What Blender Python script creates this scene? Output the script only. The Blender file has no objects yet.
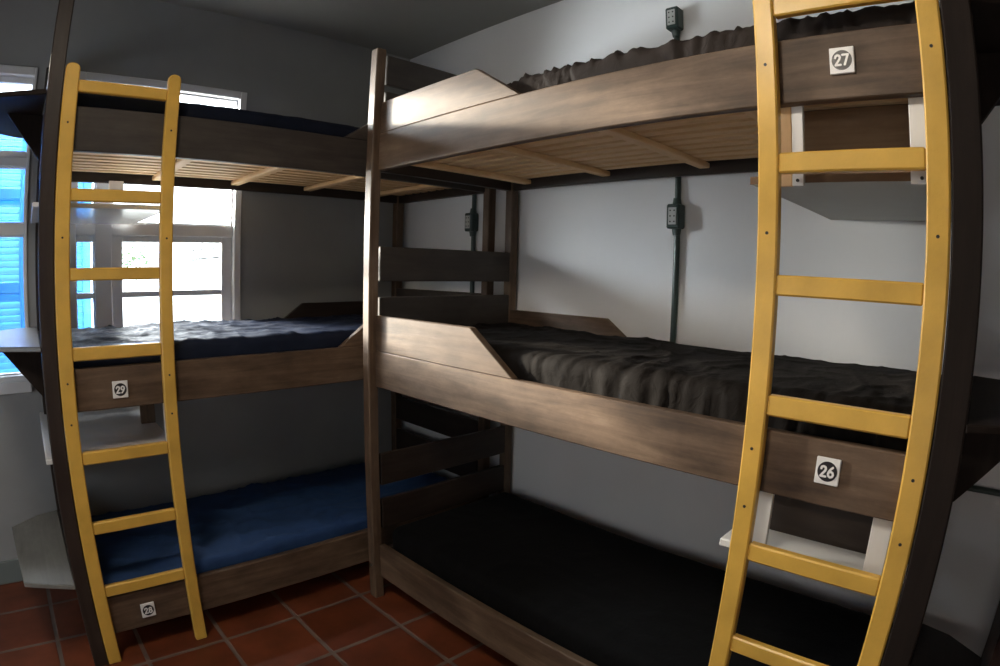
import bpy, bmesh, math, random
from mathutils import Vector, Matrix, noise

random.seed(7)
S = bpy.context.scene
COL = S.collection
FLOOR = 0.032                      # the room is laid out with its floor at this height, then lowered to z = 0
WX, WY = 0.057, 0.08               # inner faces of the right wall and of the rear wall
CEIL = 2.842

# ------------------------------------------------------------------ materials
def new_mat(name):
    m = bpy.data.materials.new(name); m.use_nodes = True
    nt = m.node_tree
    return m, nt, nt.nodes['Principled BSDF']

def ramp(nt, stops):
    r = nt.nodes.new('ShaderNodeValToRGB')
    el = r.color_ramp.elements
    while len(el) < len(stops): el.new(0.5)
    for e, (p, c) in zip(el, stops):
        e.position = p; e.color = (*c, 1)
    return r

def wood(name, axis, cols, rough=0.55, bump=0.15, scale=1.0, spec=0.35):
    m, nt, b = new_mat(name)
    tc = nt.nodes.new('ShaderNodeTexCoord')
    mp = nt.nodes.new('ShaderNodeMapping')
    sc = [22 * scale] * 3; sc['xyz'.index(axis)] = 1.6 * scale
    mp.inputs['Scale'].default_value = sc
    nt.links.new(tc.outputs['Object'], mp.inputs['Vector'])
    n1 = nt.nodes.new('ShaderNodeTexNoise'); n1.inputs['Scale'].default_value = 1.6
    n1.inputs['Detail'].default_value = 7; n1.inputs['Roughness'].default_value = 0.62; n1.inputs['Distortion'].default_value = 0.6
    nt.links.new(mp.outputs['Vector'], n1.inputs['Vector'])
    n2 = nt.nodes.new('ShaderNodeTexNoise'); n2.inputs['Scale'].default_value = 4.0; n2.inputs['Detail'].default_value = 8; n2.inputs['Roughness'].default_value = 0.65
    mp2 = nt.nodes.new('ShaderNodeMapping')
    sc2 = [1.6] * 3; sc2['xyz'.index(axis)] = 0.8
    mp2.inputs['Scale'].default_value = sc2
    nt.links.new(tc.outputs['Object'], mp2.inputs['Vector']); nt.links.new(mp2.outputs['Vector'], n2.inputs['Vector'])
    mx = nt.nodes.new('ShaderNodeMath'); mx.operation = 'MULTIPLY_ADD'
    nt.links.new(n1.outputs['Fac'], mx.inputs[0]); mx.inputs[1].default_value = 0.42
    ad = nt.nodes.new('ShaderNodeMath'); ad.operation = 'MULTIPLY'; ad.inputs[1].default_value = 0.58
    nt.links.new(n2.outputs['Fac'], ad.inputs[0]); nt.links.new(ad.outputs[0], mx.inputs[2])
    r = ramp(nt, cols)
    nt.links.new(mx.outputs[0], r.inputs['Fac']); nt.links.new(r.outputs['Color'], b.inputs['Base Color'])
    b.inputs['Roughness'].default_value = rough; b.inputs['Specular IOR Level'].default_value = spec
    bp = nt.nodes.new('ShaderNodeBump'); bp.inputs['Strength'].default_value = bump; bp.inputs['Distance'].default_value = 0.004
    nt.links.new(n1.outputs['Fac'], bp.inputs['Height']); nt.links.new(bp.outputs['Normal'], b.inputs['Normal'])
    return m

def paint(name, col, rough=0.5, var=0.12, nscale=6.0, bump=0.05, spec=0.5, metal=0.0):
    m, nt, b = new_mat(name)
    tc = nt.nodes.new('ShaderNodeTexCoord')
    n = nt.nodes.new('ShaderNodeTexNoise'); n.inputs['Scale'].default_value = nscale; n.inputs['Detail'].default_value = 6
    nt.links.new(tc.outputs['Object'], n.inputs['Vector'])
    lo = tuple(c * (1 - var) for c in col); hi = tuple(min(1, c * (1 + var)) for c in col)
    r = ramp(nt, [(0.3, lo), (0.7, hi)])
    nt.links.new(n.outputs['Fac'], r.inputs['Fac']); nt.links.new(r.outputs['Color'], b.inputs['Base Color'])
    b.inputs['Roughness'].default_value = rough; b.inputs['Specular IOR Level'].default_value = spec
    b.inputs['Metallic'].default_value = metal
    if bump:
        bp = nt.nodes.new('ShaderNodeBump'); bp.inputs['Strength'].default_value = bump; bp.inputs['Distance'].default_value = 0.003
        n3 = nt.nodes.new('ShaderNodeTexNoise'); n3.inputs['Scale'].default_value = nscale * 12; n3.inputs['Detail'].default_value = 3
        nt.links.new(tc.outputs['Object'], n3.inputs['Vector'])
        nt.links.new(n3.outputs['Fac'], bp.inputs['Height']); nt.links.new(bp.outputs['Normal'], b.inputs['Normal'])
    return m

def cloth(name, col, sheen=0.3, rough=0.75):
    m = paint(name, col, rough=rough, var=0.15, nscale=9, bump=0.0, spec=0.08)
    b = m.node_tree.nodes['Principled BSDF']
    b.inputs['Sheen Weight'].default_value = sheen; b.inputs['Sheen Roughness'].default_value = 0.5
    nt = m.node_tree
    tc = nt.nodes.new('ShaderNodeTexCoord')
    n = nt.nodes.new('ShaderNodeTexNoise'); n.inputs['Scale'].default_value = 26; n.inputs['Detail'].default_value = 4; n.inputs['Distortion'].default_value = 1.2
    nt.links.new(tc.outputs['Object'], n.inputs['Vector'])
    bp = nt.nodes.new('ShaderNodeBump'); bp.inputs['Strength'].default_value = 0.35; bp.inputs['Distance'].default_value = 0.006
    nt.links.new(n.outputs['Fac'], bp.inputs['Height']); nt.links.new(bp.outputs['Normal'], b.inputs['Normal'])
    return m

WB = [(0.28, (0.026, 0.017, 0.012)), (0.44, (0.076, 0.048, 0.031)), (0.58, (0.140, 0.092, 0.060)), (0.74, (0.24, 0.172, 0.120))]
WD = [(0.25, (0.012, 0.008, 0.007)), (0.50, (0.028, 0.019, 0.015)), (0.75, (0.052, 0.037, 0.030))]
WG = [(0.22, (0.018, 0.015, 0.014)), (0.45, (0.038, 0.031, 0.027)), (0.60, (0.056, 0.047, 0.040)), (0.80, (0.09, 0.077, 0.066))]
WP = [(0.25, (0.55, 0.33, 0.15)), (0.50, (0.74, 0.49, 0.26)), (0.75, (0.82, 0.58, 0.35))]
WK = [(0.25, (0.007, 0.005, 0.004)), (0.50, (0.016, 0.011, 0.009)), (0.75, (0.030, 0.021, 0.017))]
M = {}
for ax in 'xyz':
    M['brown_' + ax] = wood('weathered_brown_wood_' + ax, ax, WB)
    M['grey_' + ax] = wood('grey_brown_stained_wood_' + ax, ax, WG)  # darker tone; carries the shade of the left bunk's top rail
    M['black_' + ax] = wood('near_black_stained_wood_' + ax, ax, WK, rough=0.75, spec=0.15)
    M['dark_' + ax] = wood('dark_stained_wood_' + ax, ax, WD, rough=0.42)
    M['pine_' + ax] = wood('pale_pine_' + ax, ax, WP, rough=0.6)
M['knotty_y'] = wood('knotty_brown_board', 'y', [(0.25, (0.07, 0.035, 0.016)), (0.5, (0.15, 0.085, 0.042)), (0.75, (0.24, 0.145, 0.08))])
M['shelf_dark'] = wood('glossy_dark_shelf_wood', 'y', [(0.25, (0.03, 0.028, 0.026)), (0.6, (0.075, 0.068, 0.06)), (0.8, (0.12, 0.11, 0.10))], rough=0.3, spec=0.6)
M['shelf_grey'] = wood('glossy_grey_shelf_wood', 'y', [(0.25, (0.11, 0.11, 0.10)), (0.6, (0.19, 0.185, 0.17)), (0.8, (0.27, 0.26, 0.24))], rough=0.26, spec=0.7)  # grey tone stands for window light reflected off the low shelf
M['whiteboard'] = paint('white_painted_shelf', (0.70, 0.69, 0.68), rough=0.2, var=0.05, spec=0.8)
M['greyboard'] = paint('grey_green_painted_shelf', (0.36, 0.37, 0.34), rough=0.45, var=0.05)
M['yellow'] = paint('yellow_gloss_paint', (0.66, 0.395, 0.072), rough=0.34, var=0.13, nscale=9, bump=0.08)
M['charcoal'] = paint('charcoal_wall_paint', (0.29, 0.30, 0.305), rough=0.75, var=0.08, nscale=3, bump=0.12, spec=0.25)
M['white_wall'] = paint('white_wall_paint', (0.80, 0.81, 0.83), rough=0.75, var=0.04, nscale=2, bump=0.1, spec=0.2)
M['ceiling'] = paint('grey_ceiling_paint', (0.33, 0.33, 0.31), rough=0.85, var=0.05, nscale=2, bump=0.05, spec=0.1)
M['white_frame'] = paint('white_window_paint', (0.72, 0.73, 0.75), rough=0.4, var=0.04)
M['grey_base'] = paint('grey_skirting_paint', (0.16, 0.19, 0.19), rough=0.45, var=0.06)
M['blue'] = paint('bright_blue_shutter_paint', (0.05, 0.28, 0.64), rough=0.5, var=0.08)
M['conduit'] = paint('dark_green_grey_enamel', (0.030, 0.052, 0.048), rough=0.35, var=0.08)
M['socket'] = paint('pale_grey_socket_face', (0.45, 0.47, 0.46), rough=0.4, var=0.05)
M['plate'] = paint('white_number_plate', (0.82, 0.81, 0.80), rough=0.35, var=0.03, bump=0)
M['plate_black'] = paint('black_print', (0.012, 0.011, 0.014), rough=0.35, var=0.05, bump=0)
M['hole'] = paint('dark_screw', (0.02, 0.018, 0.016), rough=0.4, var=0.1, bump=0)
M['steel'] = paint('bright_screw_steel', (0.6, 0.6, 0.6), rough=0.3, metal=1.0, bump=0)
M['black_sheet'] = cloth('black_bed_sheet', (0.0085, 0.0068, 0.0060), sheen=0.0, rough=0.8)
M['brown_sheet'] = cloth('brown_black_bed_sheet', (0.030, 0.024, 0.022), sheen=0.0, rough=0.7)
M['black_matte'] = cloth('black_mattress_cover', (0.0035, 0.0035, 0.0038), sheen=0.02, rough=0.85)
M['navy_sheet'] = cloth('navy_bed_sheet', (0.026, 0.058, 0.150), sheen=0.0, rough=0.6)
M['slate_sheet'] = cloth('slate_navy_bed_sheet', (0.013, 0.018, 0.036), sheen=0.0, rough=0.6)
M['navy_dark'] = cloth('dark_navy_mattress_cover', (0.008, 0.011, 0.022), sheen=0.0)
M['bark'] = paint('pale_twig_bark', (0.085, 0.08, 0.078), rough=0.8)
M['leaf'] = paint('pale_green_leaf', (0.10, 0.17, 0.08), rough=0.6)
M['ground'] = paint('pale_outdoor_paving', (0.55, 0.54, 0.50), rough=0.9)
M['red_dark'] = wood('dark_reddish_wood', 'z', [(0.25, (0.010, 0.005, 0.004)), (0.55, (0.030, 0.013, 0.010)), (0.8, (0.055, 0.025, 0.018))], rough=0.5)

def glass():
    m, nt, b = new_mat('window_glass')
    out = nt.nodes['Material Output']
    tr = nt.nodes.new('ShaderNodeBsdfTransparent'); tr.inputs['Color'].default_value = (0.95, 0.97, 0.97, 1)
    gl = nt.nodes.new('ShaderNodeBsdfGlossy'); gl.inputs['Roughness'].default_value = 0.02
    fr = nt.nodes.new('ShaderNodeFresnel'); fr.inputs['IOR'].default_value = 1.35
    mx = nt.nodes.new('ShaderNodeMixShader')
    nt.links.new(fr.outputs[0], mx.inputs[0]); nt.links.new(tr.outputs[0], mx.inputs[1]); nt.links.new(gl.outputs[0], mx.inputs[2])
    nt.links.new(mx.outputs[0], out.inputs['Surface'])
    nt.nodes.remove(b)
    return m
M['glass'] = glass()

def tiles():
    m, nt, b = new_mat('terracotta_floor_tiles')
    tc = nt.nodes.new('ShaderNodeTexCoord'); mp = nt.nodes.new('ShaderNodeMapping')
    P, Q = 0.325, 0.314
    # grout lines pass through x = -0.85, y = -0.845
    mp.inputs['Location'].default_value = (0.85 + 20 * P, 0.845 + 30 * Q, 0)
    nt.links.new(tc.outputs['Object'], mp.inputs['Vector'])
    br = nt.nodes.new('ShaderNodeTexBrick')
    br.offset = 0.0; br.squash = 1.0
    br.inputs['Scale'].default_value = 1.0; br.inputs['Brick Width'].default_value = P; br.inputs['Row Height'].default_value = Q
    br.inputs['Mortar Size'].default_value = 0.010; br.inputs['Mortar Smooth'].default_value = 0.3
    br.inputs['Color1'].default_value = (0.135, 0.034, 0.014, 1); br.inputs['Color2'].default_value = (0.19, 0.052, 0.022, 1)
    br.inputs['Mortar'].default_value = (0.17, 0.135, 0.115, 1)
    nt.links.new(mp.outputs['Vector'], br.inputs['Vector'])
    n = nt.nodes.new('ShaderNodeTexNoise'); n.inputs['Scale'].default_value = 7; n.inputs['Detail'].default_value = 6
    nt.links.new(tc.outputs['Object'], n.inputs['Vector'])
    r = ramp(nt, [(0.3, (0.6, 0.55, 0.55)), (0.7, (1.15, 1.1, 1.1))])
    nt.links.new(n.outputs['Fac'], r.inputs['Fac'])
    mx = nt.nodes.new('ShaderNodeMix'); mx.data_type = 'RGBA'; mx.blend_type = 'MULTIPLY'; mx.inputs[0].default_value = 1
    nt.links.new(br.outputs['Color'], mx.inputs[6]); nt.links.new(r.outputs['Color'], mx.inputs[7])
    nt.links.new(mx.outputs[2], b.inputs['Base Color'])
    b.inputs['Roughness'].default_value = 0.42
    bp = nt.nodes.new('ShaderNodeBump'); bp.inputs['Strength'].default_value = 0.5; bp.inputs['Distance'].default_value = 0.004; bp.invert = True
    nt.links.new(br.outputs['Fac'], bp.inputs['Height']); nt.links.new(bp.outputs['Normal'], b.inputs['Normal'])
    return m
M['tiles'] = tiles()

# ------------------------------------------------------------------ mesh helpers
def bm_box(bm, a, b, bev=0.003):
    x0, x1 = sorted((a[0], b[0])); y0, y1 = sorted((a[1], b[1])); z0, z1 = sorted((a[2], b[2]))
    r = bmesh.ops.create_cube(bm, size=1.0)
    vs = r['verts']
    for v in vs:
        v.co = Vector((x0 if v.co.x < 0 else x1, y0 if v.co.y < 0 else y1, z0 if v.co.z < 0 else z1))
    if bev:
        es = list({e for v in vs for e in v.link_edges})
        bmesh.ops.bevel(bm, geom=es, offset=min(bev, 0.3 * min(x1 - x0, y1 - y0, z1 - z0)), segments=1, affect='EDGES')
    return bm

def bm_prism(bm, pts, off, bev=0.003):
    """pts: closed 3-D outline of one flat face, off: vector to the opposite face."""
    off = Vector(off)
    v0 = [bm.verts.new(Vector(p)) for p in pts]
    v1 = [bm.verts.new(Vector(p) + off) for p in pts]
    n = len(pts)
    fs = [bm.faces.new(v0), bm.faces.new(list(reversed(v1)))]
    for i in range(n):
        fs.append(bm.faces.new((v0[i], v1[i], v1[(i + 1) % n], v0[(i + 1) % n])))
    bmesh.ops.recalc_face_normals(bm, faces=fs)
    if bev:
        es = list({e for f in fs for e in f.edges})
        bmesh.ops.bevel(bm, geom=es, offset=bev, segments=1, affect='EDGES')
    return bm

def bm_cyl(bm, p0, p1, r, seg=14, r2=None):
    p0 = Vector(p0); p1 = Vector(p1); d = p1 - p0
    res = bmesh.ops.create_cone(bm, cap_ends=True, segments=seg, radius1=r, radius2=r if r2 is None else r2, depth=d.length)
    q = Vector((0, 0, 1)).rotation_difference(d.normalized())
    for v in res['verts']: v.co = q @ v.co + (p0 + p1) / 2
    return bm

def root_of(o):
    while o.parent: o = o.parent
    return o

def obj(name, bm, mat, parent=None, smooth=False, label=None):
    me = bpy.data.meshes.new(name)
    bm.normal_update()
    bm.to_mesh(me); bm.free()
    o = bpy.data.objects.new(name, me); COL.objects.link(o)
    me.materials.append(M[mat] if isinstance(mat, str) else mat)
    if parent:
        me.transform(Matrix.Translation(-root_of(parent).location))
        o.parent = parent
    if smooth:
        for p in me.polygons: p.use_smooth = True
    if label: o['label'] = label
    return o

def part(name, parent, mat, a, b, bev=0.003, label=None):
    return obj(name, bm_box(bmesh.new(), a, b, bev), mat, parent, label=label)

def thing(name, label, cat, loc, group=None):
    o = bpy.data.objects.new(name, None); COL.objects.link(o)
    o.location = loc; o.empty_display_size = 0.1
    o['label'] = label; o['category'] = cat
    if group: o['group'] = group
    return o

def tag(o, label, cat, group=None):
    o['label'] = label; o['category'] = cat
    if group: o['group'] = group
    return o

def struct(o, label=None, cat=None):
    o['kind'] = 'structure'
    if label: o['label'] = label
    if cat: o['category'] = cat
    return o

# ------------------------------------------------------------------ room shell
XL, YF = -4.3, -5.4                 # far left wall, wall behind the viewer
T = 0.15
W1 = (-2.95, -2.066, 0.99, 2.423)   # window openings in the rear wall: x0, x1, z0, z1
W2 = (-1.872, -0.998, 0.99, 2.425)
bm = bmesh.new(); bm_box(bm, (XL - T, YF - T, FLOOR - 0.1), (WX + T, WY + T, FLOOR), 0)
struct(obj('floor', bm, 'tiles'), 'square terracotta floor tiles with pale grout', 'floor')
bm = bmesh.new(); bm_box(bm, (XL - T, YF - T, CEIL), (WX + T, WY + T, CEIL + 0.1), 0)
struct(obj('ceiling', bm, 'ceiling'), 'flat grey ceiling above the bunks', 'ceiling')
bm = bmesh.new()
xs = [XL - T, W1[0], W1[1], W2[0], W2[1], WX + T]
bm_box(bm, (xs[0], WY, FLOOR), (xs[1], WY + T, CEIL), 0)
bm_box(bm, (xs[2], WY, FLOOR), (xs[3], WY + T, CEIL), 0)
bm_box(bm, (xs[4], WY, FLOOR), (xs[5], WY + T, CEIL), 0)
for w in (W1, W2):
    bm_box(bm, (w[0], WY, FLOOR), (w[1], WY + T, w[2]), 0)
    bm_box(bm, (w[0], WY, w[3]), (w[1], WY + T, CEIL), 0)
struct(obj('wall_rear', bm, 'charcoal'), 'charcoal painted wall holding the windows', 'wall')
bm = bmesh.new(); bm_box(bm, (WX, YF - T, FLOOR), (WX + T, WY, CEIL), 0)
struct(obj('wall_right', bm, 'white_wall'), 'white painted wall behind the right bunk', 'wall')
bm = bmesh.new(); bm_box(bm, (XL - T, YF - T, FLOOR), (XL, WY, CEIL), 0)
struct(obj('wall_left', bm, 'white_wall'))
bm = bmesh.new(); bm_box(bm, (XL, YF - T, FLOOR), (WX, YF, CEIL), 0)
struct(obj('wall_front', bm, 'white_wall'))
bm = bmesh.new(); bm_box(bm, (XL, WY - 0.014, FLOOR), (WX, WY, 0.15), 0.003)
struct(obj('baseboard_rear', bm, 'grey_base'), 'grey baseboard along the charcoal wall', 'baseboard')
bm = bmesh.new(); bm_box(bm, (WX - 0.006, YF, FLOOR), (WX, WY - 0.014, 0.13), 0.002)
struct(obj('baseboard_right', bm, 'grey_base'))

# windows: frame, sashes and panes
def empty_struct(name, label, loc):
    o = bpy.data.objects.new(name, None); COL.objects.link(o); o.location = loc
    return struct(o, label, 'window')

def window(name, label, w, bars, zbars, sashes, cr=0.036):
    """bars: vertical members (x0, x1); zbars: horizontal members (z0, z1, x0, x1)."""
    x0, x1, z0, z1 = w
    r = empty_struct(name, label, ((x0 + x1) / 2, WY, z0))
    bm = bmesh.new(); c = 0.036
    ya, yb = WY - 0.012, WY + 0.10
    bm_box(bm, (x0, ya, z0), (x0 + c, yb, z1)); bm_box(bm, (x1 - cr, ya, z0), (x1, yb, z1))
    bm_box(bm, (x0 + c, ya, z1 - c - 0.004), (x1 - cr, yb, z1)); bm_box(bm, (x0 + c, ya, z0), (x1 - cr, yb, z0 + c))
    obj('window_frame', bm, 'white_frame', r)
    for a, b in bars:
        part('mullion', r, 'white_frame', (a, WY + 0.005, z0 + c), (b, yb, z1 - c - 0.004))
    for za, zb, xa, xb in zbars:
        part('transom', r, 'white_frame', (xa, WY + 0.012, za), (xb, yb - 0.01, zb))
    for (xa, xb, za, zb, st, bt, munt) in sashes:
        bm = bmesh.new(); y0, y1 = WY + 0.03, WY + 0.07
        bm_box(bm, (xa, y0, za), (xa + st, y1, zb)); bm_box(bm, (xb - st, y0, za), (xb, y1, zb))
        bm_box(bm, (xa + st, y0, za), (xb - st, y1, za + bt)); bm_box(bm, (xa + st, y0, zb - bt), (xb - st, y1, zb))
        for (ma, mb) in munt: bm_box(bm, (xa + st, y0 + 0.005, ma), (xb - st, y1 - 0.005, mb))
        s = obj('sash', bm, 'white_frame', r)
        bm = bmesh.new(); bm_box(bm, (xa + st, WY + 0.048, za + bt), (xb - st, WY + 0.052, zb - bt), 0)
        obj('pane', bm, 'glass', s)
    part('window_sill', r, 'white_frame', (x0 - 0.0, WY - 0.03, z0 - 0.04), (x1 - 0.006, WY + 0.02, z0 + 0.012))
    return r

window('window_1', 'white framed window with blue shutters left of the left bunk', W1, [],
       [(1.965, 2.008, W1[0] + .036, W1[1] - .012), (1.655, 1.71, W1[0] + .036, W1[1] - .012)],
       [(W1[0] + .036, W1[1] - .012, 2.008, 2.383, 0.006, 0.03, []), (W1[0] + .036, W1[1] - .012, 1.71, 1.965, 0.006, 0.006, []),
        (W1[0] + .036, W1[1] - .012, 1.026, 1.655, 0.006, 0.006, [])], cr=0.012)
window('window_2', 'bright white sash window behind the left bunk', W2, [(-1.745, -1.662)],
       [(1.655, 1.712, W2[0] + .036, -1.745), (1.655, 1.712, -1.662, W2[1] - .036)],
       [(-1.662, W2[1] - .036, 1.712, 2.385, 0.008, 0.008, []), (-1.662, W2[1] - .036, 1.026, 1.655, 0.055, 0.03, [(1.357, 1.385)]),
        (W2[0] + .036, -1.745, 1.712, 2.385, 0.006, 0.006, []), (W2[0] + .036, -1.745, 1.026, 1.655, 0.006, 0.03, [(1.357, 1.385)])])

# outdoors: ground, shutters, tree
bm = bmesh.new(); bm_box(bm, (-14, WY + T + 0.002, -0.3), (12, 16, -0.2), 0)
struct(obj('ground', bm, 'ground'))

def shutter(label, x0, x1, y, z0, z1, stile=0.045):
    r = thing('louvered_shutter', label, 'shutter', ((x0 + x1) / 2, y, z0), 'blue louvered shutters outside the windows')
    bm = bmesh.new()
    bm_box(bm, (x0, y, z0), (x0 + stile, y + 0.03, z1)); bm_box(bm, (x1 - stile, y, z0), (x1, y + 0.03, z1))
    nb = 3
    for i in range(nb + 1):
        z = z0 + (z1 - z0 - 0.05) * i / nb
        bm_box(bm, (x0 + stile, y, z), (x1 - stile, y + 0.03, z + 0.05))
    obj('shutter_frame', bm, 'blue', r)
    bm = bmesh.new(); n = int((z1 - z0) / 0.034)
    for i in range(n):
        z = z0 + 0.02 + (z1 - z0 - 0.04) * (i + 0.5) / n
        # slats lean so that their upper faces look into the room
        bm_prism(bm, [(x0 + stile, y + 0.002, z - 0.016), (x0 + stile, y + 0.008, z - 0.019), (x0 + stile, y + 0.030, z + 0.014), (x0 + stile, y + 0.024, z + 0.017)],
                 (x1 - x0 - 2 * stile, 0, 0), 0)
    obj('louvers', bm, 'blue', r)
    return r
shutter('blue louvered shutter outside the left window, its right leaf', -2.52, -2.062, WY + 0.30, 0.93, 2.36)
shutter('blue louvered shutter outside the left window, its left leaf', -2.985, -2.53, WY + 0.30, 0.93, 2.36)
shutter('narrow blue louvered shutter outside the bright window behind the yellow ladder', -2.02, -1.742, WY + 0.24, 0.93, 2.36)

def tree():
    r = thing('tree', 'bare twigs and pale leaves seen through the bright window', 'tree', (-0.75, 3.0, -0.2))
    rnd = random.Random(3)
    bm = bmesh.new()
    bm_cyl(bm, (0.35, 3.1, -0.2), (0.30, 3.05, 1.35), 0.05, 10, 0.03)
    bm_cyl(bm, (0.30, 3.05, 1.35), (0.10, 3.0, 1.80), 0.03, 8, 0.014)
    for i in range(4):
        a = Vector((0.22 - 0.04 * i, 3.03, 1.54 + 0.06 * i)); b = a + Vector((rnd.uniform(-0.75, -0.5), rnd.uniform(-0.2, 0.2), rnd.uniform(-0.16, 0.02)))
        bm_cyl(bm, a, b, 0.009, 6, 0.005)
        for k in range(3):
            p = a.lerp(b, rnd.uniform(0.45, 0.95)); q = p + Vector((rnd.uniform(-0.16, 0.05), rnd.uniform(-0.1, 0.1), rnd.uniform(-0.12, 0.14)))
            bm_cyl(bm, p, q, 0.006, 5, 0.003)
    obj('branches', bm, 'bark', r)
    bm = bmesh.new()
    for i in range(70):
        p = Vector((rnd.gauss(-1.08, 0.08), 3.0 + rnd.gauss(0, 0.12), rnd.gauss(1.55, 0.08)))
        d = Vector((rnd.uniform(-1, 1), rnd.uniform(-1, 1), rnd.uniform(-1, 1))).normalized() * 0.032
        e = d.orthogonal().normalized() * 0.015
        vs = [bm.verts.new(p + w) for w in (d, e, -d, -e)]
        bm.faces.new(vs)
    bm_cyl(bm, (-0.40, 3.0, 1.58), (-1.05, 3.0, 1.60), 0.004, 5, 0.003)
    obj('leaves', bm, 'leaf', r)
tree()

# ------------------------------------------------------------------ bunks
LEV = [(0.143, 0.300), (1.014, 1.162), (1.892, 2.045)]
GUARD = [None, 1.306, 2.177]
POST_TOP = 2.412

class Frame:
    """s runs along the bunk from its head (room corner) to its foot, d from the front rail to the wall."""
    def __init__(self, mode): self.mode = mode
    def __call__(self, s, d, z):
        return (-0.78 + d, -s, z) if self.mode == 1 else (-s, -0.765 + d, z)
    @property
    def ax(self): return 'y' if self.mode == 1 else 'x'
    @property
    def ac(self): return 'x' if self.mode == 1 else 'y'

SIX = [(.46, 1.0), (.26, .80), (.10, .52), (.04, .30), (.10, .11), (.29, 0), (.48, .09), (.56, .28), (.50, .47), (.31, .57), (.12, .48)]
DIGITS = {'2': [(.04, .74), (.09, .92), (.28, 1.0), (.47, .92), (.52, .74), (.44, .55), (.04, .0), (.56, .0)], '6': SIX,
          '7': [(.02, 1.0), (.58, 1.0), (.22, 0)], '9': [(.60 - a, 1 - b) for a, b in SIX],
          '8': [(.30 + .20 * math.sin(t * math.pi / 6), .76 - .24 * math.cos(t * math.pi / 6)) for t in range(13)]
             + [(.30 + .26 * math.sin(t * math.pi / 6), .26 + .27 * math.cos(t * math.pi / 6)) for t in range(13)]}

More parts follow.
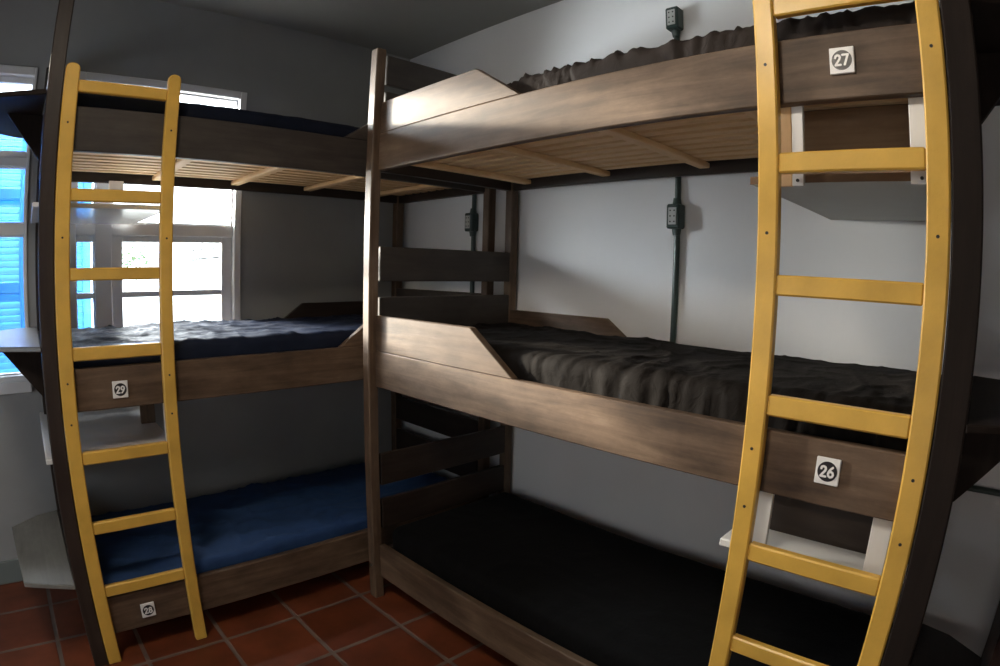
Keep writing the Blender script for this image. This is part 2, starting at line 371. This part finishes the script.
def bunk(mode, label, head, foot, apex, cham, shelf, bearers, tags):
    F = Frame(mode)
    al, ac = F.ax, F.ac
    base = F((head[0] + foot[1]) / 2, 0.4, FLOOR)
    R = thing('bunk_bed', label, 'bunk bed', base)
    P = lambda name, mat, a, b, bev=0.003, lab=None: part(name, R, mat, F(*a), F(*b), bev, lab)
    s0, s1 = head[1], foot[0]
    # posts
    dback = (0.775, 0.822)
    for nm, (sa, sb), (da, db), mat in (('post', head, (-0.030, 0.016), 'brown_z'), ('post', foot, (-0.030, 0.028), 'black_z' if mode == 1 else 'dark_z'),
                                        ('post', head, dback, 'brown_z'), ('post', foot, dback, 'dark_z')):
        p = P(nm, mat, (sa, da, FLOOR), (sb, db, POST_TOP), 0.004)
        if da < 0 and sa == head[0]:
            bm = bmesh.new(); c = Vector(F((sa + sb) / 2 if mode == 1 else sa, -0.0305, 0.20 if mode == 1 else 0.3))
            bm_cyl(bm, c, c + Vector((-0.004, 0, 0)) if mode == 1 else c + Vector((0, -0.004, 0)), 0.006, 10)
            obj('bolt', bm, 'steel', p)
    for i, (zb, zt) in enumerate(LEV):
        fr = ('brown_' if mode == 1 or i < 2 else 'grey_') + al  # left bunk's top rail: backlit shade put into its wood colour
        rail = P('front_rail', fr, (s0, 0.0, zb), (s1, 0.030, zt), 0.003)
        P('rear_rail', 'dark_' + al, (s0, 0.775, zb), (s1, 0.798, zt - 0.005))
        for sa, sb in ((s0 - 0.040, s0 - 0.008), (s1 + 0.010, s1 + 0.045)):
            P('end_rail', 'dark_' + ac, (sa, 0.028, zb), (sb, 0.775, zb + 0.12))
        if GUARD[i]:
            g = GUARD[i]
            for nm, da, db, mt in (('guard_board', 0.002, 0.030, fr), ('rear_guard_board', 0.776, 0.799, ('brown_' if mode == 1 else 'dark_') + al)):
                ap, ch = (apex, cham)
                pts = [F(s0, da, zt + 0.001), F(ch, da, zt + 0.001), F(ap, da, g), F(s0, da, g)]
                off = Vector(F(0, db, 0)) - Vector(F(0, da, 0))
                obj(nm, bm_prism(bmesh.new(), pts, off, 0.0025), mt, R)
        # planks closing head and foot ends
        offs = [(0.225, 0.365), (0.43, 0.572)] if i < 2 else [(0.21, 0.34), (0.37, 0.50)]
        for sa, sb in ((s0 - 0.030, s0 - 0.008), (s1 + 0.012, s1 + 0.034)):
            for oa, ob in offs:
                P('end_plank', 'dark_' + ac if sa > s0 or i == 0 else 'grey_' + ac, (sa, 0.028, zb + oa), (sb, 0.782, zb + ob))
        # slatted base: narrow lengthwise slats on cross bearers
        bm = bmesh.new(); n = 10
        for k in range(n):
            d0 = 0.040 + k * (0.735 / n)
            bm_box(bm, F(s0 - 0.005, d0, zb + 0.0425), F(s1 + 0.005, d0 + 0.043, zb + 0.0535), 0.001)
        obj('slatted_base', bm, 'pine_' + al, R)
        for sb_ in bearers:
            P('bearer', 'pine_' + ac, (sb_ - 0.022, 0.047 if sb_ > 2 else 0.031, zb + 0.022), (sb_ + 0.022, 0.7755, zb + 0.042))
    # narrow side shelves at the foot end with triangular brackets
    for i, z in enumerate((0.40, 1.250, 2.085)):
        mt = ('shelf_grey' if mode == 2 else 'dark_' + ac, 'shelf_dark' if mode == 2 else 'black_' + ac, 'black_' + ac)[i]
        e = foot[1]
        ol = [F(e, -0.040, z - 0.018), F(e + 0.185, 0.060, z - 0.018), F(e + 0.222, 0.625, z - 0.018), F(e + 0.10, 0.72, z - 0.018), F(e, 0.75, z - 0.018)]
        obj('side_shelf', bm_prism(bmesh.new(), ol, (0, 0, 0.018), 0.003), mt, R, label=('grey worn side shelf near the floor' if i == 0 and mode == 2 else None))
        if i:
            d = (0.06, 0.265)[i - 1]
            zz = z - 0.0185
            pts = [F(e, d, zz), F(e + 0.135, d, zz), F(e, d, zz - 0.17)]
            off = Vector(F(0, d + 0.028, 0)) - Vector(F(0, d, 0))
            obj('bracket', bm_prism(bmesh.new(), pts, off, 0.002), 'black_z', R)
            # cleat that carries the shelf on the end planks
        P('shelf_cleat', 'dark_' + ac, (foot[1] - 0.03, 0.03, z - 0.075), (foot[1] - 0.001, 0.78, z - 0.0205))
    # storage shelves hanging under the upper beds at the foot end
    for (z0, z1, sa, sb, mat, bk, ups) in shelf:
        if bk: P('back_board', bk[5], (bk[0], bk[1], z1), (bk[2], bk[1] + 0.018, bk[4]), 0.002)
        P('hanging_shelf', mat, (sa, 0.048 if mode == 1 and z0 > 1.5 else 0.046, z0), (sb, 0.83, z1), 0.003)
        if mode == 1 and z0 > 1.5: P('shelf_edging', 'knotty_y', (sa, 0.0458, z0), (sb, 0.0478, z1), 0)
        for (ua, ub, za, zb, um) in ups:
            u = P('shelf_upright', um, (ua, 0.031, za), (ub, 0.0455, zb), 0.0015)
            if 'white' in um:
                c = Vector(F((ua + ub) / 2, 0.031, za + 0.012)); n_ = Vector(F(0, -0.003, 0)) - Vector(F(0, 0, 0))
                obj('screw', bm_cyl(bmesh.new(), c, c + n_, 0.004, 8), 'hole', u)
    # number plates
    for (txt, s, z, lab) in tags:
        w, h = 0.0275, 0.030
        pl = P('number_plate', 'plate', (s - w, -0.007, z - h), (s + w, 0.0, z + h), 0.0015, lab)
        c = Vector(F(s, -0.007, z)); nrm = Vector((-1, 0, 0)) if mode == 1 else Vector((0, -1, 0))
        right = Vector((0, -1, 0)) if mode == 1 else Vector((1, 0, 0))
        obj('disc', bm_cyl(bmesh.new(), c, c + nrm * 0.0008, 0.0225, 40), 'plate_black', pl)
        lift = 0.0
        up = Vector((0, 0, 1)); bm = bmesh.new(); hgt = 0.0225; lw = 0.0026
        o0 = c + nrm * 0.0016 - up * hgt / 2 - right * 0.0150
        for kx, ch in enumerate(txt):
            line = [o0 + right * (kx * 0.0166 + px_ * hgt * 0.98) + up * (pz_ * hgt) for px_, pz_ in DIGITS[ch]]
            for p in line:
                lift += 0.00001
                bmesh.ops.create_circle(bm, cap_ends=True, segments=12, radius=lw,
                                        matrix=Matrix.Translation(p + nrm * lift) @ nrm.to_track_quat('Z', 'Y').to_matrix().to_4x4())
            for p, q in zip(line, line[1:]):
                t = (q - p).normalized().cross(nrm) * lw; lift += 0.00001
                f_ = bm.faces.new([bm.verts.new(w_ + nrm * lift) for w_ in (p - t, q - t, q + t, p + t)])
        for f_ in bm.faces:
            f_.normal_update()
            if f_.normal.dot(nrm) < 0: f_.normal_flip()
        me = bpy.data.meshes.new('digits'); bm.to_mesh(me); bm.free()
        me.transform(Matrix.Translation(-R.location)); me.materials.append(M['plate'])
        do = bpy.data.objects.new('digits', me); COL.objects.link(do); do.parent = pl
    return R

b1 = bunk(1, 'triple bunk with black mattresses and plates 26 and 27 along the white wall', (0.870, 0.918), (2.870, 2.932), 1.4923, 1.6949,
     [(1.720, 1.738, 2.41, 2.925, 'greyboard', (2.47, 0.180, 2.86, 0, 1.925, 'knotty_y'), [(2.518, 2.545, 1.711, 1.926, 'whiteboard'), (2.490, 2.5175, 1.711, 1.926, 'pine_z'), (2.782, 2.830, 1.711, 1.926, 'whiteboard')]),
      (0.827, 0.848, 2.40, 2.925, 'whiteboard', (2.47, 0.180, 2.86, 0, 1.047, 'dark_y'), [(2.488, 2.527, 0.818, 1.048, 'whiteboard'), (2.769, 2.815, 0.818, 1.048, 'whiteboard')])],
     [1.02, 1.475, 1.937, 2.39], [('27', 2.650, 1.9765, 'white square plate with 27 in a black disc'), ('26', 2.656, 1.0965, 'white square plate with 26 in a black disc')])
b2 = bunk(2, 'triple bunk with navy mattresses and plates 28 and 29 under the window', (-0.005, 0.045), (1.975, 2.028), 0.655, 0.856,
     [(1.705, 1.722, 1.565, 2.05, 'whiteboard', None, [(1.95, 1.985, 1.700, 1.926, 'pine_z')]),
      (0.830, 0.850, 1.565, 2.05, 'whiteboard', (1.567, 0.385, 1.630, 0, 1.047, 'brown_z'), [(1.572, 1.602, 0.820, 1.048, 'whiteboard')])],
     [0.22, 0.645, 1.06, 1.465], [('29', 1.763, 1.0805, 'white square plate with 29 in a black disc'), ('28', 1.7735, 0.2145, 'white square plate with 28 in a black disc')])
part('fixing_plate', b2, 'whiteboard', (-1.695, 0.0, 1.845), (-1.625, 0.009, 1.902), 0.002)

# ------------------------------------------------------------------ ladders
def ladder(mode, label, ra, rb, rungs, top, plane, group):
    """ra, rb: the two side rails as (s0, s1); plane: coordinate of the front faces."""
    F = (lambda s, d, z: (plane + d, -s, z)) if mode == 1 else (lambda s, d, z: (-s, plane + d, z))
    ax = 'y' if mode == 1 else 'x'
    th = 0.0285
    R = thing('ladder', label, 'ladder', F((ra[0] + rb[1]) / 2, th / 2, FLOOR), group)
    for (a, b) in (ra, rb):
        pts = [F(a, 0, FLOOR), F(b, 0, FLOOR), ]
        c, r = (a + b) / 2, (b - a) / 2
        zt = top - r * 0.8
        for k in range(9):
            t = math.pi * k / 8
            pts.append(F(c + r * math.cos(t), 0, zt + r * 0.8 * math.sin(t)))
        off = Vector(F(0, th, 0)) - Vector(F(0, 0, 0))
        rail = obj('side_rail', bm_prism(bmesh.new(), pts, off, 0.004), 'yellow', R)
        for z in (1.98, 1.60, 1.12, 0.98):
            q = Vector(F(c, 0, z)); n_ = -off.normalized() * 0.0012
            obj('screw', bm_cyl(bmesh.new(), q, q + n_, 0.0038, 8), 'hole', rail)
    lo, hi = min(ra[1], rb[1]), max(ra[0], rb[0])
    for i, (z, h) in enumerate(rungs):
        rg = part('rung', R, 'yellow', F(lo, 0.003, z - h), F(hi, th - 0.001, z), 0.004)
    return R
ladder(1, 'yellow wooden ladder on the right bunk, beside plates 26 and 27', (2.4569, 2.5043), (2.8199, 2.868),
       [(0.363, .044), (0.630, .045), (0.891, .045), (1.247, .047), (1.510, .045), (1.776, .045), (2.140, .045)], 2.19, -0.8090, 'yellow bunk ladders')
ladder(2, 'yellow wooden ladder on the left bunk, beside plates 28 and 29', (1.562, 1.6085), (1.9226, 1.973),
       [(0.363, .044), (0.6165, .045), (0.877, .045), (1.237, .045), (1.501, .043), (1.763, .043), (2.130, .042)], 2.187, -0.7955, 'yellow bunk ladders')

# ------------------------------------------------------------------ mattresses
def mattress(name, label, F, s0, s1, d0, d1, z0, z1, mat, seed, top_amp, side_amp, ruffle=0.0, lump=0.006, rad=0.045, step=0.02, group=None):
    L, W, H = s1 - s0, d1 - d0, z1 - z0
    nx, ny, nz = int(L / step), int(W / step), max(8, int(H / 0.014))
    half = Vector((L / 2, W / 2, H / 2)); r = min(rad, H / 2 - 0.002)
    def ease(t):           # denser near the ends so that the rounded rim is smooth
        return t
    vid = {}; verts = []; faces = []
    def vert(p):
        k = (round(p[0], 5), round(p[1], 5), round(p[2], 5))
        if k not in vid:
            vid[k] = len(verts); verts.append(Vector(p))
        return vid[k]
    def coords(h, n):
        c = [-h + 2 * h * i / n for i in range(n + 1)]
        return c
    X, Y, Z = coords(L / 2, nx), coords(W / 2, ny), coords(H / 2, nz)
    def quad(a, b, c, d, flip):
        f = [vert(a), vert(b), vert(c), vert(d)]
        faces.append(tuple(reversed(f)) if flip else tuple(f))
    for zf, fl in ((H / 2, False), (-H / 2, True)):
        for i in range(nx):
            for j in range(ny):
                quad((X[i], Y[j], zf), (X[i + 1], Y[j], zf), (X[i + 1], Y[j + 1], zf), (X[i], Y[j + 1], zf), fl)
    for yf, fl in ((-W / 2, False), (W / 2, True)):
        for i in range(nx):
            for j in range(nz):
                quad((X[i], yf, Z[j]), (X[i + 1], yf, Z[j]), (X[i + 1], yf, Z[j + 1]), (X[i], yf, Z[j + 1]), fl)
    for xf, fl in ((-L / 2, True), (L / 2, False)):
        for i in range(ny):
            for j in range(nz):
                quad((xf, Y[i], Z[j]), (xf, Y[i + 1], Z[j]), (xf, Y[i + 1], Z[j + 1]), (xf, Y[i], Z[j + 1]), fl)
    sd = Vector((seed * 3.7, seed * 1.3, seed * 5.1))
    out = []
    for p in verts:
        q = Vector([max(-h + r, min(h - r, c)) for c, h in zip(p, half)])
        n = (p - q)
        n = n.normalized() if n.length > 1e-9 else Vector((0, 0, 1))
        w = q + n * r
        up = max(0.0, n.z); side = 1 - abs(n.z)
        # warped ridges: long soft folds on top, tight pleats on the sides
        warp = noise.noise_vector(w * 2.2 + sd) * 0.16
        a = w + warp
        f1 = 1 - abs(noise.noise(Vector((a.x * 4.5, a.y * 9.0, 0.3)) + sd)) * 2.2
        f2 = 1 - abs(noise.noise(Vector((a.x * 10, a.y * 5.0, 4.3)) + sd)) * 2.2
        ft = max(0, f1) ** 3 * 0.8 + max(0, f2) ** 3 * 0.5
        mask = 0.35 + 0.65 * max(0, min(1, noise.noise(w * 1.8 + sd * 2) + 0.5))
        pl = noise.noise(Vector((a.x * 17 + a.z * 6, a.y * 3, a.z * 5)) + sd) + 0.5 * noise.noise(Vector((a.x * 34, a.y * 4, a.z * 9)) + sd)
        rim = max(0.0, 1 - (half.y + w.y) / 0.25) * up      # folds run over the front rim onto the top
        disp = top_amp * ft * mask * up + side_amp * pl * side * (0.4 + 0.6 * mask) + side_amp * 0.8 * pl * rim
        if ruffle:
            ph = w.x * 30 + warp.x * 34 + w.z * 22 * noise.noise(Vector((w.x * 3, 0, 7)) + sd)
            rg = (1 - 2.0 * abs(noise.noise(Vector((ph, w.z * 4 + w.y * 3, 1.7)) + sd))) ** 3 if True else 0
            r2 = 1 - 2.0 * abs(noise.noise(Vector((ph * 1.9, w.z * 6, 9.1)) + sd))
            disp += ruffle * (rg + 0.45 * r2 * abs(r2)) * (side * (w.y < 0) + 0.8 * rim) * (0.35 + 0.75 * mask)
        low = noise.noise(w * 1.6 + sd) * lump * up
        w = w + n * (disp + low) if w.z > -H / 2 + 0.01 else w
        w.y = max(w.y, -half.y - 0.008); w.x = min(max(w.x, -half.x - 0.006), half.x + 0.006)
        out.append(w)
    me = bpy.data.meshes.new(name)
    c = Vector(((s0 + s1) / 2, (d0 + d1) / 2, (z0 + z1) / 2))
    base = Vector(F(c.x, c.y, z0))
    wv = [Vector(F(c.x + v.x, c.y + v.y, c.z + v.z)) - base for v in out]
    me.from_pydata([tuple(v) for v in wv], [], faces)
    me.materials.append(M[mat])
    for p in me.polygons: p.use_smooth = True
    bm = bmesh.new(); bm.from_mesh(me); bmesh.ops.recalc_face_normals(bm, faces=bm.faces); bm.to_mesh(me); bm.free()
    o = bpy.data.objects.new(name, me); COL.objects.link(o); o.location = base
    return tag(o, label, 'mattress', group)

F1, F2 = Frame(1), Frame(2)
G1, G2 = 'black mattresses of the right bunk', 'navy mattresses of the left bunk'
zz = lambda i: LEV[i][0] + 0.056
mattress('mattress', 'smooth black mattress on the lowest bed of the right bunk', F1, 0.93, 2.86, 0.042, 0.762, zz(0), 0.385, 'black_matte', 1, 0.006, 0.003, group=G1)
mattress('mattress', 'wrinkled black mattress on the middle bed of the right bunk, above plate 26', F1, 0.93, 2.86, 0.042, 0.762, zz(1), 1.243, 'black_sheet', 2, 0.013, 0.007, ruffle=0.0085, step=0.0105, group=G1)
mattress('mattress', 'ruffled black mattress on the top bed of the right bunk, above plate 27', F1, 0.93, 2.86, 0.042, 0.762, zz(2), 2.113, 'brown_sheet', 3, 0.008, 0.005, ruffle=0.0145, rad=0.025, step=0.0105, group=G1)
mattress('mattress', 'blue creased mattress on the lowest bed of the left bunk, above plate 28', F2, 0.06, 1.96, 0.042, 0.762, zz(0), 0.340, 'navy_sheet', 4, 0.018, 0.003, rad=0.02, step=0.015, group=G2)
mattress('mattress', 'rumpled blue mattress in window light on the middle bed of the left bunk', F2, 0.06, 1.96, 0.042, 0.762, zz(1), 1.228, 'slate_sheet', 5, 0.017, 0.004, lump=0.009, rad=0.025, step=0.0125, group=G2)
mattress('mattress', 'dark navy mattress on the top bed of the left bunk', F2, 0.06, 1.96, 0.042, 0.762, zz(2), 2.118, 'navy_dark', 6, 0.005, 0.003, group=G2)

# ------------------------------------------------------------------ electrical conduits with socket boxes on the white wall
def conduit(label, y, zlo, zhi, boxes):
    r = thing('electrical_conduit', label, 'conduit', (WX - 0.014, y, zlo), 'green grey conduits with socket boxes')
    obj('pipe', bm_cyl(bmesh.new(), (WX - 0.013, y, zlo), (WX - 0.013, y, zhi), 0.0125, 16), 'conduit', r, smooth=False)
    for zb in boxes:
        bx = part('socket_box', r, 'conduit', (WX - 0.055, y - 0.030, zb - 0.049), (WX - 0.002, y + 0.030, zb + 0.049), 0.006)
        for s in (-1, 1):
            obj('hub', bm_cyl(bmesh.new(), (WX - 0.018, y, zb + s * 0.045), (WX - 0.018, y, zb + s * 0.075), 0.020, 16, 0.015), 'conduit', bx) if zb + s * 0.08 < zhi + 0.02 else None
        fc = part('socket_face', bx, 'socket', (WX - 0.0585, y - 0.018, zb - 0.034), (WX - 0.0545, y + 0.018, zb + 0.034), 0.002, 'pale grey socket face')
        bm = bmesh.new()
        for z in (0.022, 0.0, -0.022):
            for yy in (-0.009, 0.009):
                bm_cyl(bm, (WX - 0.0583, y + yy, zb + z), (WX - 0.0592, y + yy, zb + z), 0.0035, 8)
        obj('socket_holes', bm, 'hole', fc)
    return r
conduit('conduit with two socket boxes on the white wall behind the middle of the right bunk', -1.795, 1.10, 2.55, [1.735, 2.568])
conduit('conduit with a socket box on the white wall by the room corner', -0.585, 1.15, 2.50, [1.752, 2.545])
o = thing('electrical_conduit', 'thin dark conduit running level along the wall right of the right bunk', 'conduit', (WX - 0.012, -3.9, 0.875))
obj('pipe', bm_cyl(bmesh.new(), (WX - 0.0115, -2.97, 0.876), (WX - 0.0115, -5.0, 0.876), 0.011, 14), 'conduit', o)

# dark reddish upright board standing against the white wall past the right bunk
bm = bmesh.new(); bm_box(bm, (-0.26, -3.44, FLOOR), (WX - 0.03, -3.168, 0.95), 0.004)
tag(obj('storage_locker', bm, 'red_dark'), 'dark reddish wooden locker side against the wall past the right bunk', 'locker')

# ------------------------------------------------------------------ light
W = bpy.data.worlds.new('daylight'); S.world = W; W.use_nodes = True
bg = W.node_tree.nodes['Background']
bg.inputs['Color'].default_value = (0.86, 0.93, 1.0, 1); bg.inputs['Strength'].default_value = 6.0

def lamp(name, kind, loc, energy, color, size=None, target=None, sy=None, angle=None):
    l = bpy.data.lights.new(name, kind); l.energy = energy; l.color = color
    if kind == 'AREA':
        l.size = size
        if sy: l.shape = 'RECTANGLE'; l.size_y = sy
    if angle is not None: l.angle = angle
    o = bpy.data.objects.new(name, l); COL.objects.link(o); o.location = loc
    if target is not None:
        o.rotation_euler = (Vector(target) - Vector(loc)).to_track_quat('-Z', 'Y').to_euler()
    return o
lamp('sun', 'SUN', (-3, 4, 3), 11.5, (1.0, 0.86, 0.70), target=Vector((-3, 4, 3)) + Vector((0.36, -1.0, -0.170)), angle=math.radians(2.5))
lamp('low_daylight', 'AREA', (-3.45, 5.8, 2.60), 1900, (1.0, 0.88, 0.73), 0.9, (-0.78, -1.4, 2.0), 1.7)
lamp('window_daylight', 'AREA', (-1.80, 1.00, 2.45), 580, (0.96, 0.98, 1.0), 1.2, (-0.85, -1.2, 1.95), 1.3)
lamp('ceiling_lamp', 'AREA', (-2.35, -2.05, CEIL - 0.1), 23, (1.0, 0.88, 0.72), 0.4, (-1.7, -2.5, 0))
lamp('left_daylight', 'AREA', (-3.7, -1.5, 1.25), 8, (0.86, 0.94, 1.0), 0.9, (-2.1, -0.1, 0.55), 1.0)  # added fill inside the room, brightens rear wall and left bunk
lamp('room_daylight', 'AREA', (-3.6, -3.3, 0.75), 5, (1.0, 0.93, 0.83), 0.9, (-0.7, -1.8, 2.0), 0.9)  # added low fill with no visible source, aimed up at the slats

# ------------------------------------------------------------------ camera
cam = bpy.data.cameras.new('camera'); co = bpy.data.objects.new('camera', cam); COL.objects.link(co)
CX, CY, CZ, YAW, PIT, ROL = -2.0628, -2.9322, 1.4947, 0.7808, -0.1054, 0.0249
f = Vector((math.sin(YAW) * math.cos(PIT), math.cos(YAW) * math.cos(PIT), math.sin(PIT)))
r = Vector((math.cos(YAW), -math.sin(YAW), 0)); u = r.cross(f)
r2 = math.cos(ROL) * r + math.sin(ROL) * u; u2 = -math.sin(ROL) * r + math.cos(ROL) * u
mw = Matrix((r2, u2, -f)).transposed().to_4x4(); mw.translation = (CX, CY, CZ)
co.matrix_world = mw
cam.type = 'PANO'
cam.panorama_type = 'FISHEYE_LENS_POLYNOMIAL'
cam.sensor_fit = 'HORIZONTAL'; cam.sensor_width = 36.0; cam.sensor_height = 36.0 * 666 / 1000
cam.fisheye_fov = math.pi
# field angle = 1.7044 r - 0.2348 r^3 with r as a share of the image width
cam.fisheye_polynomial_k0 = 0.0
cam.fisheye_polynomial_k1 = -1.7044 / 36.0
cam.fisheye_polynomial_k2 = 0.0
cam.fisheye_polynomial_k3 = 0.2348 / 36.0 ** 3
cam.fisheye_polynomial_k4 = 0.0
cam.clip_start = 0.02
S.camera = co

# lower everything so that the floor lies at z = 0
for o in list(COL.objects):
    if o.parent is None: o.location.z -= FLOOR

S.view_settings.view_transform = 'Standard'
S.view_settings.look = 'None'
S.view_settings.exposure = 0.0
